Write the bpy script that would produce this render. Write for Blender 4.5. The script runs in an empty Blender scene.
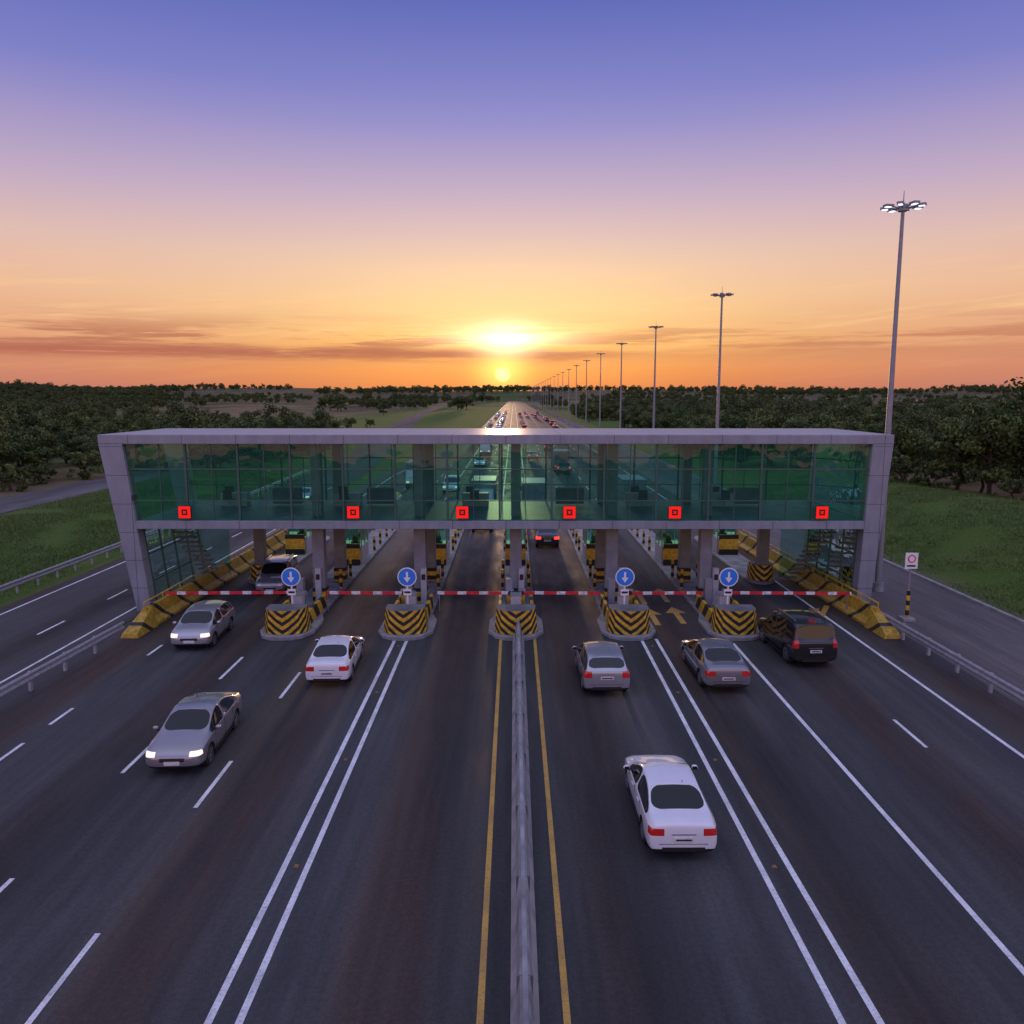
import bpy, bmesh, math, random
import numpy as np
from mathutils import Vector, Matrix, noise as mnoise
random.seed(7); np.random.seed(7)
S=bpy.context.scene
COL=S.collection
R=math.radians

def s2l(c):
    r=[]
    for v in c:
        v/=255.0
        r.append(v/12.92 if v<=0.04045 else ((v+0.055)/1.055)**2.4)
    return tuple(r)+(1,)

# ---------------------------------------------------------------- node helpers
class NT:
    def __init__(s,nt): s.nt=nt; s.N=nt.nodes; s.L=nt.links
    def node(s,t,**k):
        n=s.N.new(t)
        for a,b in k.items(): setattr(n,a,b)
        return n
    def put(s,sock,v):
        if isinstance(v,bpy.types.NodeSocket): s.L.new(v,sock)
        else: sock.default_value=v
    def m(s,op,a,b=None,c=None,clamp=False):
        n=s.node('ShaderNodeMath',operation=op,use_clamp=clamp)
        s.put(n.inputs[0],a)
        if b is not None: s.put(n.inputs[1],b)
        if c is not None: s.put(n.inputs[2],c)
        return n.outputs[0]
    def mix(s,f,a,b,mode='MIX'):
        n=s.node('ShaderNodeMix',data_type='RGBA',blend_type=mode)
        s.put(n.inputs[0],f); s.put(n.inputs[6],a); s.put(n.inputs[7],b)
        return n.outputs[2]
    def ramp(s,f,stops,interp='LINEAR'):
        n=s.node('ShaderNodeValToRGB'); cr=n.color_ramp; cr.interpolation=interp
        while len(cr.elements)<len(stops): cr.elements.new(0.5)
        for e,(p,c) in zip(cr.elements,stops):
            e.position=p; e.color=c if len(c)==4 else tuple(c)+(1,)
        s.put(n.inputs[0],f); return n.outputs[0]
    def mrange(s,v,a,b,c=0.0,d=1.0):
        n=s.node('ShaderNodeMapRange',clamp=True,interpolation_type='SMOOTHSTEP')
        s.put(n.inputs[0],v); n.inputs[1].default_value=a; n.inputs[2].default_value=b
        n.inputs[3].default_value=c; n.inputs[4].default_value=d
        return n.outputs[0]
    def noise(s,vec,scale,detail=4,rough=0.55):
        n=s.node('ShaderNodeTexNoise'); s.L.new(vec,n.inputs['Vector'])
        n.inputs['Scale'].default_value=scale; n.inputs['Detail'].default_value=detail
        n.inputs['Roughness'].default_value=rough
        return n.outputs[0]
    def mapping(s,vec,scale=(1,1,1),loc=(0,0,0)):
        n=s.node('ShaderNodeMapping'); s.L.new(vec,n.inputs[0])
        n.inputs['Scale'].default_value=scale; n.inputs['Location'].default_value=loc
        return n.outputs[0]

def newmat(name):
    m=bpy.data.materials.new(name); m.use_nodes=True
    t=NT(m.node_tree); p=t.N['Principled BSDF']
    return m,t,p

def simple(name,col,rough=0.6,metal=0.0,coat=0.0,var=0.15,scale=3.0,bump=0.0,spec=0.5,emis=None,estr=0):
    m,t,p=newmat(name)
    tc=t.node('ShaderNodeTexCoord').outputs['Object']
    n=t.noise(tc,scale,5)
    c=tuple(col)+(1,) if len(col)==3 else col
    d=tuple(x*(1-var) for x in c[:3])+(1,); e=tuple(min(1,x*(1+var)) for x in c[:3])+(1,)
    t.L.new(t.ramp(n,[(0.3,d),(0.7,e)]),p.inputs['Base Color'])
    p.inputs['Roughness'].default_value=rough; p.inputs['Metallic'].default_value=metal
    p.inputs['Coat Weight'].default_value=coat; p.inputs['Coat Roughness'].default_value=0.04
    p.inputs['Specular IOR Level'].default_value=spec
    if bump>0:
        b=t.node('ShaderNodeBump'); b.inputs['Strength'].default_value=bump; b.inputs['Distance'].default_value=0.02
        t.L.new(t.noise(tc,scale*12,3),b.inputs['Height']); t.L.new(b.outputs[0],p.inputs['Normal'])
    if emis:
        p.inputs['Emission Color'].default_value=tuple(emis)+(1,); p.inputs['Emission Strength'].default_value=estr
    return m

# ---------------------------------------------------------------- materials
def asphalt(name,base=0.045,tint=(1,1,1.08),tracks=True):
    m,t,p=newmat(name)
    tc=t.node('ShaderNodeTexCoord').outputs['Object']
    big=t.noise(t.mapping(tc,(0.25,0.03,1)),1.0,5,0.6)
    mid=t.noise(t.mapping(tc,(1,0.25,1)),0.8,6,0.65)
    streak=t.noise(t.mapping(tc,(3.0,0.10,1)),1.0,4,0.6)
    fine=t.noise(tc,9,4,0.7)
    grain=t.noise(tc,45,2,0.6)
    v=t.m('MULTIPLY',t.mrange(big,0.3,0.7,0.75,1.3),t.mrange(mid,0.3,0.7,0.8,1.2))
    v=t.m('MULTIPLY',v,t.mrange(fine,0.3,0.7,0.84,1.16))
    v=t.m('MULTIPLY',v,t.mrange(streak,0.3,0.7,0.86,1.14))
    v=t.m('MULTIPLY',v,t.mrange(grain,0.3,0.7,0.70,1.30))
    v=t.m('MULTIPLY',v,base)
    cb=t.node('ShaderNodeCombineColor')
    if tracks:
        sp=t.node('ShaderNodeSeparateXYZ'); t.L.new(tc,sp.inputs[0])
        ph=t.m('SUBTRACT',t.m('FRACT',t.m('DIVIDE',t.m('ADD',sp.outputs[0],49.0),4.9)),0.5)
        band=t.mrange(t.m('ABSOLUTE',ph),0.05,0.32,1.0,0.0)
        band=t.m('MULTIPLY',band,t.mrange(mid,0.25,0.7,0.35,1.0))
        v=t.m('MULTIPLY',v,t.m('SUBTRACT',1.0,t.m('MULTIPLY',band,0.5)))
        red=t.m('MULTIPLY',band,t.mrange(big,0.35,0.65,0.1,0.7))
    else: red=0.0
    r=t.m('MULTIPLY',v,tint[0]); r=t.m('MULTIPLY',r,t.m('ADD',1.0,red))
    t.put(cb.inputs[0],r); t.put(cb.inputs[1],t.m('MULTIPLY',v,tint[1]))
    t.put(cb.inputs[2],t.m('MULTIPLY',t.m('MULTIPLY',v,tint[2]),t.m('SUBTRACT',1.0,t.m('MULTIPLY',red,0.4))))
    t.L.new(cb.outputs[0],p.inputs['Base Color'])
    t.put(p.inputs['Roughness'],t.mrange(mid,0.3,0.7,0.60,0.84))
    p.inputs['Specular IOR Level'].default_value=0.28
    b=t.node('ShaderNodeBump'); b.inputs['Strength'].default_value=0.4; b.inputs['Distance'].default_value=0.012
    t.L.new(grain,b.inputs['Height']); t.L.new(b.outputs[0],p.inputs['Normal'])
    return m
M_ASPH=asphalt('asphalt_dark',0.050,(1.0,1.0,0.98))
M_ASPH2=asphalt('asphalt_worn',0.090,(1.15,0.97,0.9),False)

def paint_mark(name,col):
    m,t,p=newmat(name)
    tc=t.node('ShaderNodeTexCoord').outputs['Object']
    n=t.noise(tc,14,5,0.75); n2=t.noise(tc,1.2,3)
    w=t.m('MULTIPLY',t.mrange(n,0.34,0.52,0.55,1),t.mrange(n2,0.3,0.65,0.7,1))
    t.L.new(t.mix(w,(0.05,0.05,0.055,1),tuple(col)+(1,)),p.inputs['Base Color'])
    p.inputs['Roughness'].default_value=0.6
    return m
M_WHITE=paint_mark('marking_white',(0.80,0.79,0.77))
M_YEL=paint_mark('marking_yellow',(0.60,0.34,0.06))
M_CONC=simple('concrete',(0.25,0.245,0.24),0.85,var=0.35,scale=1.5,bump=0.3)
M_CONCD=simple('concrete_dark',(0.13,0.13,0.13),0.85,var=0.3,scale=1.2,bump=0.3)
M_STEEL=simple('galvanised_steel',(0.34,0.35,0.37),0.5,0.25,var=0.2,scale=5)
M_POLE=simple('pole_steel',(0.24,0.25,0.28),0.5,0.3,var=0.1)
M_BLACK=simple('black_plastic',(0.012,0.012,0.013),0.5)
M_RUB=simple('rubber',(0.018,0.018,0.018),0.8)
M_RIM=simple('alloy',(0.45,0.45,0.47),0.3,0.9)
M_CGLASS=simple('car_glass',(0.008,0.010,0.012),0.05,0,0.35,var=0.1,spec=0.35)
M_PLATE=simple('number_plate',(0.6,0.6,0.58),0.5)
M_TAIL=simple('tail_lamp',(0.38,0.012,0.01),0.2,0,1.0,emis=(1,0.02,0.01),estr=0.06)
M_TAILON=simple('tail_lamp_on',(0.5,0.01,0.01),0.2,0,1.0,emis=(1,0.03,0.02),estr=3)
M_HEAD=simple('head_lamp',(0.5,0.5,0.52),0.12,0.3,1.0)
M_HEADON=simple('head_lamp_on',(0.6,0.6,0.58),0.2,emis=(1,0.82,0.55),estr=1.0)
M_LED=simple('floodlight_led',(0.8,0.8,0.8),0.3,emis=(0.9,0.95,1),estr=1.8)
M_WARM=simple('booth_lamp',(0.8,0.7,0.5),0.4,emis=(1,0.7,0.35),estr=4)
M_REDLED=simple('signal_red_led',(0.5,0.02,0.01),0.6,emis=(1,0.012,0.008),estr=0.75,spec=0.1)
M_YPAINT=simple('yellow_paint',(0.50,0.29,0.03),0.6,var=0.4,scale=2.5,bump=0.1)
M_STUD=simple('stud_amber',(0.25,0.13,0.04),0.5)
M_BLUE=simple('sign_blue',(0.02,0.14,0.55),0.4,var=0.08,emis=(0.02,0.15,0.6),estr=0.12)
M_SWHITE=simple('sign_white',(0.75,0.75,0.75),0.45,var=0.05)
M_RED=simple('sign_red',(0.6,0.03,0.03),0.45)
M_CREAM=simple('booth_panel',(0.4,0.4,0.41),0.5,var=0.1)
M_BARK=simple('bark',(0.055,0.04,0.03),0.9,var=0.4,scale=6,bump=0.6)

def stripes(name,colA,colB,expr,rough=0.55,thr=0.5):
    m,t,p=newmat(name)
    tc=t.node('ShaderNodeTexCoord').outputs['Object']
    sp=t.node('ShaderNodeSeparateXYZ'); t.L.new(tc,sp.inputs[0])
    f=expr(t,sp.outputs[0],sp.outputs[1],sp.outputs[2])
    g=t.m('GREATER_THAN',t.m('FRACT',f),thr)
    c=t.mix(g,tuple(colA)+(1,),tuple(colB)+(1,))
    d=t.mrange(t.noise(tc,5,5,0.7),0.3,0.7,0.5,1.05)
    dd=t.node('ShaderNodeCombineColor')
    for i in range(3): t.put(dd.inputs[i],d)
    t.L.new(t.mix(1.0,c,dd.outputs[0],'MULTIPLY'),p.inputs['Base Color'])
    p.inputs['Roughness'].default_value=rough
    return m
YC=(0.75,0.45,0.03); KC=(0.015,0.015,0.015)
M_CHEV=stripes('chevron_yellow_black',YC,KC,lambda t,x,y,z:t.m('ADD',10.0,t.m('MULTIPLY',t.m('SUBTRACT',z,t.m('MULTIPLY',t.m('ADD',t.m('ABSOLUTE',x),y),0.65)),2.7)))
M_DIAG=stripes('diagonal_yellow_black',YC,KC,lambda t,x,y,z:t.m('ADD',100.0,t.m('MULTIPLY',t.m('ADD',z,y),0.7)))
M_DIAG2=stripes('barrier_yellow_black',(0.55,0.34,0.03),(0.03,0.025,0.02),lambda t,x,y,z:t.m('ADD',100.0,t.m('MULTIPLY',t.m('ADD',t.m('MULTIPLY',z,1.4),y),0.42)),thr=0.84)
M_BANDS=stripes('banded_yellow_black',YC,KC,lambda t,x,y,z:t.m('MULTIPLY',z,2.0))
M_BOOM=stripes('boom_red_white',(0.75,0.025,0.04),(0.8,0.8,0.8),lambda t,x,y,z:t.m('ADD',50.0,t.m('MULTIPLY',x,0.9)),thr=0.6)

def panel_mat():
    m,t,p=newmat('aluminium_composite_panel')
    tc=t.node('ShaderNodeTexCoord').outputs['Object']
    sp=t.node('ShaderNodeSeparateXYZ'); t.L.new(tc,sp.inputs[0])
    fx=t.m('ABSOLUTE',t.m('SUBTRACT',t.m('FRACT',t.m('DIVIDE',t.m('ADD',sp.outputs[0],100.3),2.7)),0.5))
    seam=t.m('GREATER_THAN',fx,0.4945)
    fz=t.m('ABSOLUTE',t.m('SUBTRACT',t.m('FRACT',t.m('DIVIDE',t.m('ADD',sp.outputs[2],0.2),1.45)),0.5))
    seam=t.m('MAXIMUM',seam,t.m('GREATER_THAN',fz,0.491))
    fy=t.m('ABSOLUTE',t.m('SUBTRACT',t.m('FRACT',t.m('DIVIDE',t.m('ADD',sp.outputs[1],0.9),2.0)),0.5))
    seam=t.m('MAXIMUM',seam,t.m('GREATER_THAN',fy,0.493))
    wn=t.node('ShaderNodeTexWhiteNoise',noise_dimensions='1D'); t.L.new(t.m('FLOOR',t.m('DIVIDE',t.m('ADD',sp.outputs[0],101.65),2.7)),wn.inputs['W'])
    tone=t.m('ADD',0.93,t.m('MULTIPLY',wn.outputs[0],0.12))
    tone=t.m('MULTIPLY',tone,t.mrange(t.noise(t.mapping(tc,(1,1,0.3)),1.5,5,0.7),0.3,0.7,0.82,1.06))
    v=t.node('ShaderNodeCombineColor')
    for i,k in enumerate((0.245,0.285,0.34)): t.put(v.inputs[i],t.m('MULTIPLY',tone,k))
    t.L.new(t.mix(seam,v.outputs[0],(0.08,0.08,0.09,1)),p.inputs['Base Color'])
    p.inputs['Roughness'].default_value=0.42; p.inputs['Metallic'].default_value=0.25
    return m
M_PANEL=panel_mat()

def glass_mat():
    m,t,p=newmat('teal_curtain_glass')
    N=t.N; out=N['Material Output']
    tc=t.node('ShaderNodeTexCoord').outputs['Object']
    sp=t.node('ShaderNodeSeparateXYZ'); t.L.new(tc,sp.inputs[0])
    pane=t.node('ShaderNodeTexWhiteNoise',noise_dimensions='1D'); t.L.new(t.m('FLOOR',t.m('DIVIDE',t.m('ADD',sp.outputs[0],19.2),1.3196)),pane.inputs['W'])
    tr=t.node('ShaderNodeBsdfTransparent'); 
    t.L.new(t.mix(pane.outputs[0],(0.46,0.82,0.72,1),(0.60,0.93,0.84,1)),tr.inputs[0])
    df=t.node('ShaderNodeBsdfDiffuse'); df.inputs[0].default_value=(0.035,0.23,0.19,1)
    gl=t.node('ShaderNodeBsdfGlossy'); gl.inputs[0].default_value=(0.75,0.95,0.9,1); gl.inputs['Roughness'].default_value=0.02
    bp=t.node('ShaderNodeBump'); bp.inputs['Strength'].default_value=0.10; bp.inputs['Distance'].default_value=0.3
    t.L.new(t.m('ADD',t.noise(tc,0.6,2),t.m('MULTIPLY',pane.outputs[0],0.05)),bp.inputs['Height']); t.L.new(bp.outputs[0],gl.inputs['Normal'])
    fr=t.node('ShaderNodeFresnel'); fr.inputs[0].default_value=1.5
    a=t.node('ShaderNodeMixShader'); a.inputs[0].default_value=0.12
    t.L.new(tr.outputs[0],a.inputs[1]); t.L.new(df.outputs[0],a.inputs[2])
    b=t.node('ShaderNodeMixShader'); t.L.new(t.m('MULTIPLY',fr.outputs[0],1.2,clamp=True),b.inputs[0])
    t.L.new(a.outputs[0],b.inputs[1]); t.L.new(gl.outputs[0],b.inputs[2])
    t.L.new(b.outputs[0],out.inputs['Surface'])
    N.remove(p)
    return m
M_TEAL=glass_mat()
M_MULL=simple('mullion_dark',(0.05,0.11,0.10),0.45,0.3)
M_FLOOR=simple('office_floor',(0.12,0.19,0.17),0.5,var=0.3,scale=0.8)
M_COL=simple('column_concrete',(0.19,0.205,0.22),0.7,var=0.2,scale=1.5,bump=0.1)

def leafmat(name,c1,c2):
    m,t,p=newmat(name)
    oi=t.node('ShaderNodeObjectInfo'); g=t.node('ShaderNodeNewGeometry')
    tc=t.node('ShaderNodeTexCoord').outputs['Object']
    n=t.noise(tc,1.1,3); f=t.m('ADD',t.m('MULTIPLY',n,0.7),t.m('MULTIPLY',oi.outputs['Random'],0.5))
    f=t.m('ADD',f,t.m('MULTIPLY',g.outputs['Random Per Island'],0.2))
    t.L.new(t.ramp(f,[(0.3,c1+(1,)),(1.0,c2+(1,))]),p.inputs['Base Color'])
    p.inputs['Roughness'].default_value=0.65; p.inputs['Specular IOR Level'].default_value=0.25
    return m
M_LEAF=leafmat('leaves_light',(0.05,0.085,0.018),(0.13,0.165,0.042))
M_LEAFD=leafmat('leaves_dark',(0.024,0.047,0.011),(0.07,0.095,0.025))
M_GRASSB=leafmat('grass_blades',(0.06,0.12,0.018),(0.15,0.19,0.05))

# ---------------------------------------------------------------- mesh builder
class MB:
    def __init__(s): s.v=[]; s.f=[]; s.mi=[]; s.mats=[]; s.sm=[]
    def mat(s,m):
        if m not in s.mats: s.mats.append(m)
        return s.mats.index(m)
    def add(s,vs,fs,m,smooth=False):
        o=len(s.v); k=s.mat(m); s.v.extend([tuple(q) for q in vs])
        for f in fs: s.f.append([i+o for i in f]); s.mi.append(k); s.sm.append(smooth)
    def box(s,c,d,m,rz=0.0,rx=0.0,ry=0.0):
        hx,hy,hz=d[0]/2,d[1]/2,d[2]/2
        M=Matrix.Translation(c)@Matrix.Rotation(rz,4,'Z')@Matrix.Rotation(ry,4,'Y')@Matrix.Rotation(rx,4,'X')
        vs=[M@Vector((x,y,z)) for z in(-hz,hz) for y in(-hy,hy) for x in(-hx,hx)]
        s.add(vs,[(0,2,3,1),(4,5,7,6),(0,1,5,4),(2,6,7,3),(0,4,6,2),(1,3,7,5)],m)
    def cyl(s,p0,p1,r0,r1,m,n=12,smooth=True):
        p0=Vector(p0);p1=Vector(p1);d=(p1-p0).normalized()
        a=d.orthogonal().normalized();b=d.cross(a)
        vs=[]
        for p,r in((p0,r0),(p1,r1)):
            for i in range(n):
                t=2*math.pi*i/n; vs.append(p+(a*math.cos(t)+b*math.sin(t))*r)
        s.add(vs,[(i,(i+1)%n,n+(i+1)%n,n+i) for i in range(n)],m,smooth)
        s.add(vs[:n],[tuple(reversed(range(n)))],m); s.add(vs[n:],[tuple(range(n))],m)
    def prism(s,poly,z0,z1,m,mtop=None,shrink=1.0):
        n=len(poly); cx=sum(p[0] for p in poly)/n; cy=sum(p[1] for p in poly)/n
        vs=[(p[0],p[1],z0) for p in poly]+[(cx+(p[0]-cx)*shrink,cy+(p[1]-cy)*(shrink if shrink==1 else 1-(1-shrink)*0.3),z1) for p in poly]
        s.add(vs,[(i,(i+1)%n,n+(i+1)%n,n+i) for i in range(n)]+[tuple(reversed(range(n)))],m)
        s.add(vs[n:],[tuple(range(n))],mtop or m)
    def extr(s,prof,path,m,closed=True):
        n=len(prof); vs=[]
        for i,(x,y) in enumerate(path):
            a=path[max(i-1,0)]; b=path[min(i+1,len(path)-1)]
            d=Vector((b[0]-a[0],b[1]-a[1])).normalized(); nx,ny=d.y,-d.x
            for o,z in prof: vs.append((x+nx*o,y+ny*o,z))
        fs=[]
        for i in range(len(path)-1):
            for j in range(n if closed else n-1):
                k=(j+1)%n; fs.append((i*n+j,(i+1)*n+j,(i+1)*n+k,i*n+k))
        if closed: fs+= [tuple(range(n)),tuple(reversed([ (len(path)-1)*n+j for j in range(n)]))]
        s.add(vs,fs,m)
    def ball(s,c,r,m,seg=10,rings=6):
        vs=[];fs=[]
        for i in range(rings+1):
            ph=math.pi*i/rings
            for j in range(seg):
                th=2*math.pi*j/seg
                vs.append((c[0]+r[0]*math.sin(ph)*math.cos(th),c[1]+r[1]*math.sin(ph)*math.sin(th),c[2]+r[2]*math.cos(ph)))
        for i in range(rings):
            for j in range(seg):
                k=(j+1)%seg; fs.append((i*seg+j,(i+1)*seg+j,(i+1)*seg+k,i*seg+k))
        s.add(vs,fs,m,True)
    def mesh(s,name):
        me=bpy.data.meshes.new(name); me.from_pydata(s.v,[],s.f)
        for m in s.mats: me.materials.append(m)
        me.polygons.foreach_set('material_index',s.mi); me.polygons.foreach_set('use_smooth',s.sm)
        me.update(); return me
    def build(s,name,loc=(0,0,0),rz=0.0,bevel=0.0,parent=None,fixn=False):
        me=s.mesh(name)
        if fixn:
            bm=bmesh.new(); bm.from_mesh(me); bmesh.ops.recalc_face_normals(bm,faces=bm.faces); bm.to_mesh(me); bm.free()
        return place(name,me,loc,rz,bevel,parent)
def place(name,me,loc=(0,0,0),rz=0.0,bevel=0.0,parent=None,scale=1.0):
    o=bpy.data.objects.new(name,me); COL.objects.link(o)
    o.location=loc; o.rotation_euler=(0,0,rz); o.scale=(scale,)*3
    if bevel>0:
        b=o.modifiers.new('bevel','BEVEL'); b.width=bevel; b.segments=2; b.limit_method='ANGLE'
    if parent: o.parent=parent
    return o
def empty(name,loc=(0,0,0)):
    o=bpy.data.objects.new(name,None); COL.objects.link(o); o.location=loc; return o

# ---------------------------------------------------------------- terrain
def sst(a,b,x):
    t=min(1,max(0,(x-a)/(b-a))); return t*t*(3-2*t)
LROAD=[(-23,-30),(-23,70),(-25.5,120),(-31,190),(-42,300),(-58,500),(-75,800),(-95,1300),(-105,1800)]
def lroad_x(y):
    for (a,b),(c,d) in zip(LROAD,LROAD[1:]):
        if y<=d: 
            t=max(0,(y-b)/(d-b)); return a+(c-a)*t
    return LROAD[-1][0]
def H(x,y):
    z=-0.03
    near=1-sst(110,170,y)
    if x<0: z+=sst(28.8,40,-x)*1.3*near
    else:
        crest=3.2-2.2*sst(40,120,y)
        z+=sst(25.6,36.5,x)*crest-sst(38,50,x)*max(0,crest-1.0)*0.8
        z+=sst(27,34,x)*mnoise.noise(Vector((x*0.09,y*0.05,7)))*0.4*(1-sst(200,400,y))
        z=z*(1-sst(250,500,y))-0.03*sst(250,500,y)
    if abs(x)>56:
        k=sst(56,140,abs(x))*(1 if abs(x)>110 or y<300 else sst(110,140,abs(x)))
        z+=k*(mnoise.noise(Vector((x*0.006,y*0.004,3)))*2.2)
    z+=sst(1850,3600,y)*(34+mnoise.noise(Vector((x*0.0012,y*0.0006,9)))*22)
    hx=(x+1050)/330; hy=(y-1500)/300
    z+=28*math.exp(-hx*hx-hy*hy)
    hx=(x+560)/200; hy=(y-1000)/200
    z+=5*math.exp(-hx*hx-hy*hy)
    return z
def axis(lo,hi,step,far,grow):
    a=list(np.arange(lo,hi+0.01,step)); s=step; v=hi
    while v<far: s*=grow; v+=s; a.append(v)
    return a
ax=axis(0,60,2.0,7000,1.12); xs=sorted(set([-q for q in ax]+ax))
ys=axis(-60,200,4,8000,1.06)
gv=[(x,y,H(x,y)) for y in ys for x in xs]; nx=len(xs)
gf=[(j*nx+i,j*nx+i+1,(j+1)*nx+i+1,(j+1)*nx+i) for j in range(len(ys)-1) for i in range(nx-1)]
me=bpy.data.meshes.new('ground'); me.from_pydata(gv,[],gf)
for p_ in me.polygons: p_.use_smooth=True
m,t,p=newmat('ground_grass_and_earth')
tc=t.node('ShaderNodeTexCoord').outputs['Object']
sp=t.node('ShaderNodeSeparateXYZ'); t.L.new(tc,sp.inputs[0])
axx=t.m('ABSOLUTE',sp.outputs[0])
n1=t.noise(tc,0.02,5,0.6); n2=t.noise(tc,0.22,6,0.7); n3=t.noise(tc,5,5,0.75)
green=t.ramp(n3,[(0.3,(0.05,0.095,0.016,1)),(0.7,(0.11,0.165,0.034,1))])
dry=t.ramp(n3,[(0.3,(0.10,0.07,0.04,1)),(0.7,(0.23,0.17,0.09,1))])
fg=t.m('MULTIPLY',t.mrange(axx,38,50,1.0,0.0),t.mrange(n2,0.32,0.5,0.68,1.0))
fg=t.m('MAXIMUM',fg,t.mrange(n1,0.5,0.6,0,0.75))
med=t.m('MULTIPLY',t.mrange(axx,70,110,1.0,0.0),t.mrange(sp.outputs[1],120,170))
fg=t.m('MAXIMUM',fg,t.m('MULTIPLY',med,0.9))
c=t.mix(fg,dry,green)
edge=t.m('MULTIPLY',t.mrange(axx,25.0,27.0,1,0),0.7)
edge=t.m('MULTIPLY',edge,t.mrange(sp.outputs[0],18,22))
c=t.mix(edge,c,(0.16,0.12,0.09,1))
bush=t.m('MULTIPLY',t.mrange(t.noise(t.mapping(tc,(0.010,0.004,1)),1,6,0.65),0.46,0.54),t.mrange(sp.outputs[1],450,800))
c=t.mix(t.m('MULTIPLY',bush,0.8),c,(0.035,0.042,0.022,1))
t.L.new(c,p.inputs['Base Color']); p.inputs['Roughness'].default_value=0.95; p.inputs['Specular IOR Level'].default_value=0.1
b=t.node('ShaderNodeBump'); b.inputs['Strength'].default_value=0.7; b.inputs['Distance'].default_value=0.15
t.L.new(n3,b.inputs['Height']); t.L.new(b.outputs[0],p.inputs['Normal'])
me.materials.append(m); place('ground',me)

M_WATER=simple('water',(0.02,0.03,0.04),0.10,var=0.1)
w=MB(); w.add([(600,950,0),(760,900,0),(980,960,0),(1250,1050,0),(1300,1600,0),(1000,1640,0),(700,1560,0)],[tuple(range(7))],M_WATER)
w.build('lake',(0,0,3.4))

# ---------------------------------------------------------------- roads
def ribbon(mb,path,w,z,m,step=None):
    vs=[];fs=[]
    for i,(x,y) in enumerate(path):
        a=path[max(i-1,0)]; b_=path[min(i+1,len(path)-1)]
        d=Vector((b_[0]-a[0],b_[1]-a[1])).normalized(); nx_,ny_=d.y,-d.x
        vs+=[(x-nx_*w/2,y-ny_*w/2,z),(x+nx_*w/2,y+ny_*w/2,z)]
    for i in range(len(path)-1): fs.append((2*i,2*i+1,2*i+3,2*i+2))
    mb.add(vs,fs,m)
LE=[(-18.9,-30),(-18.9,110),(-16,150),(-11.5,210),(-11.5,1800)]
RE=[(18.2,-30),(18.2,110),(18.2,150),(17,210),(17,1800)]
vs=[];fs=[]
for (a,y),(b_,_) in zip(LE,RE): vs+=[(a,y,0),(b_,y,0)]
for i in range(len(LE)-1): fs.append((2*i,2*i+1,2*i+3,2*i+2))
mb=MB(); mb.add(vs,fs,M_ASPH); mb.build('highway_road')
mb=MB(); ribbon(mb,LROAD,8.0,-0.004,M_ASPH); mb.build('frontage_road')
mb=MB(); ribbon(mb,[(21.5,-30),(21.5,110),(21.5,400)],6.6,-0.004,M_ASPH2); mb.build('service_road')
mb=MB(); ribbon(mb,[(-46,-30),(-46,60),(-46,105)],6.5,1.31,M_ASPH2); mb.build('side_road')
mb=MB(); mb.extr([(-0.12,-0.05),(-0.12,0.13),(0.12,0.13),(0.12,-0.05)],[(24.9,-30),(24.9,300)],M_CONC); mb.build('kerb',bevel=0.02)

mk=MB()
def line(x,w,y0,y1,m=M_WHITE,x1=None,z=0.004): ribbon(mk,[(x,y0),(x if x1 is None else x1,y1)],w,z,m)
for x in(-5.42,-4.87,): line(x,0.14,4,36.2)
for x in(5.82,6.5): line(x,0.14,4,35.4)
line(9.85,0.14,4,34.8); line(15.7,0.14,4,60)
line(-0.6,0.13,4,35.8,M_YEL); line(0.95,0.13,4,35.8,M_YEL)
line(-26.1,0.14,-20,70); line(-19.9,0.12,-20,70)
def dashes(x,y0,per,ln,n,w=0.12,m=M_WHITE,z=0.004):
    for i in range(n): line(x,w,y0+i*per,y0+i*per+ln,m,z=z)
dashes(-8.6,4.4,7.9,2.8,4); dashes(-11.55,6.4,7.9,2.7,4); dashes(13.05,8.8,7.6,2.2,3)
for y in(11,17,22.8,25.7,33.0): line(-15.7,0.12,y,y+1.45)
dashes(-22.2,-3,6.5,2.3,16)
for x in(-11,-7.4,-1.2,1.4,16.4): line(x,0.14,212 if x in(-11,) else 68,1700)
for x in(-3.6,5.2,8.9,12.6): dashes(x,70,12,4,60,0.14)
line(-16.8,0.14,68,110); line(-16.8,0.14,110,150,x1=-14.8); 
for x in(-13,-10): dashes(x,70,8,3,8)
def arrowmark(x,y,m,sc=1.0,flip=1):
    pts=[(-0.12,0),(0.12,0),(0.12,1.6),(0.45,1.6),(0,2.6),(-0.45,1.6),(-0.12,1.6)]
    mk.add([(x+a*sc,y+b_*sc*flip,0.004) for a,b_ in pts],[tuple(range(7))],m)
for x,y in((7.0,37.6),(8.3,37.9),(7.0,41.6),(8.3,42.0)): arrowmark(x,y,M_YEL,1.2)
for i in range(5):
    ribbon(mk,[(12.4+i*0.75,36.8+i*0.55),(13.6+i*0.75,39.1+i*0.55)],0.28,0.008,M_YEL)
for x in(-2.5,2.5,7.5): arrowmark(x,70,M_WHITE)
mk.build('road_markings')
st=MB()
for x in(-5.14,6.15):
    for i in range(6):
        y=6.3+i*5.6; st.prism([(x-.06,y-.05),(x+.06,y-.05),(x+.06,y+.05),(x-.06,y+.05)],0.0,0.025,M_STUD,shrink=.7)
st.build('road_studs')

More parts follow.
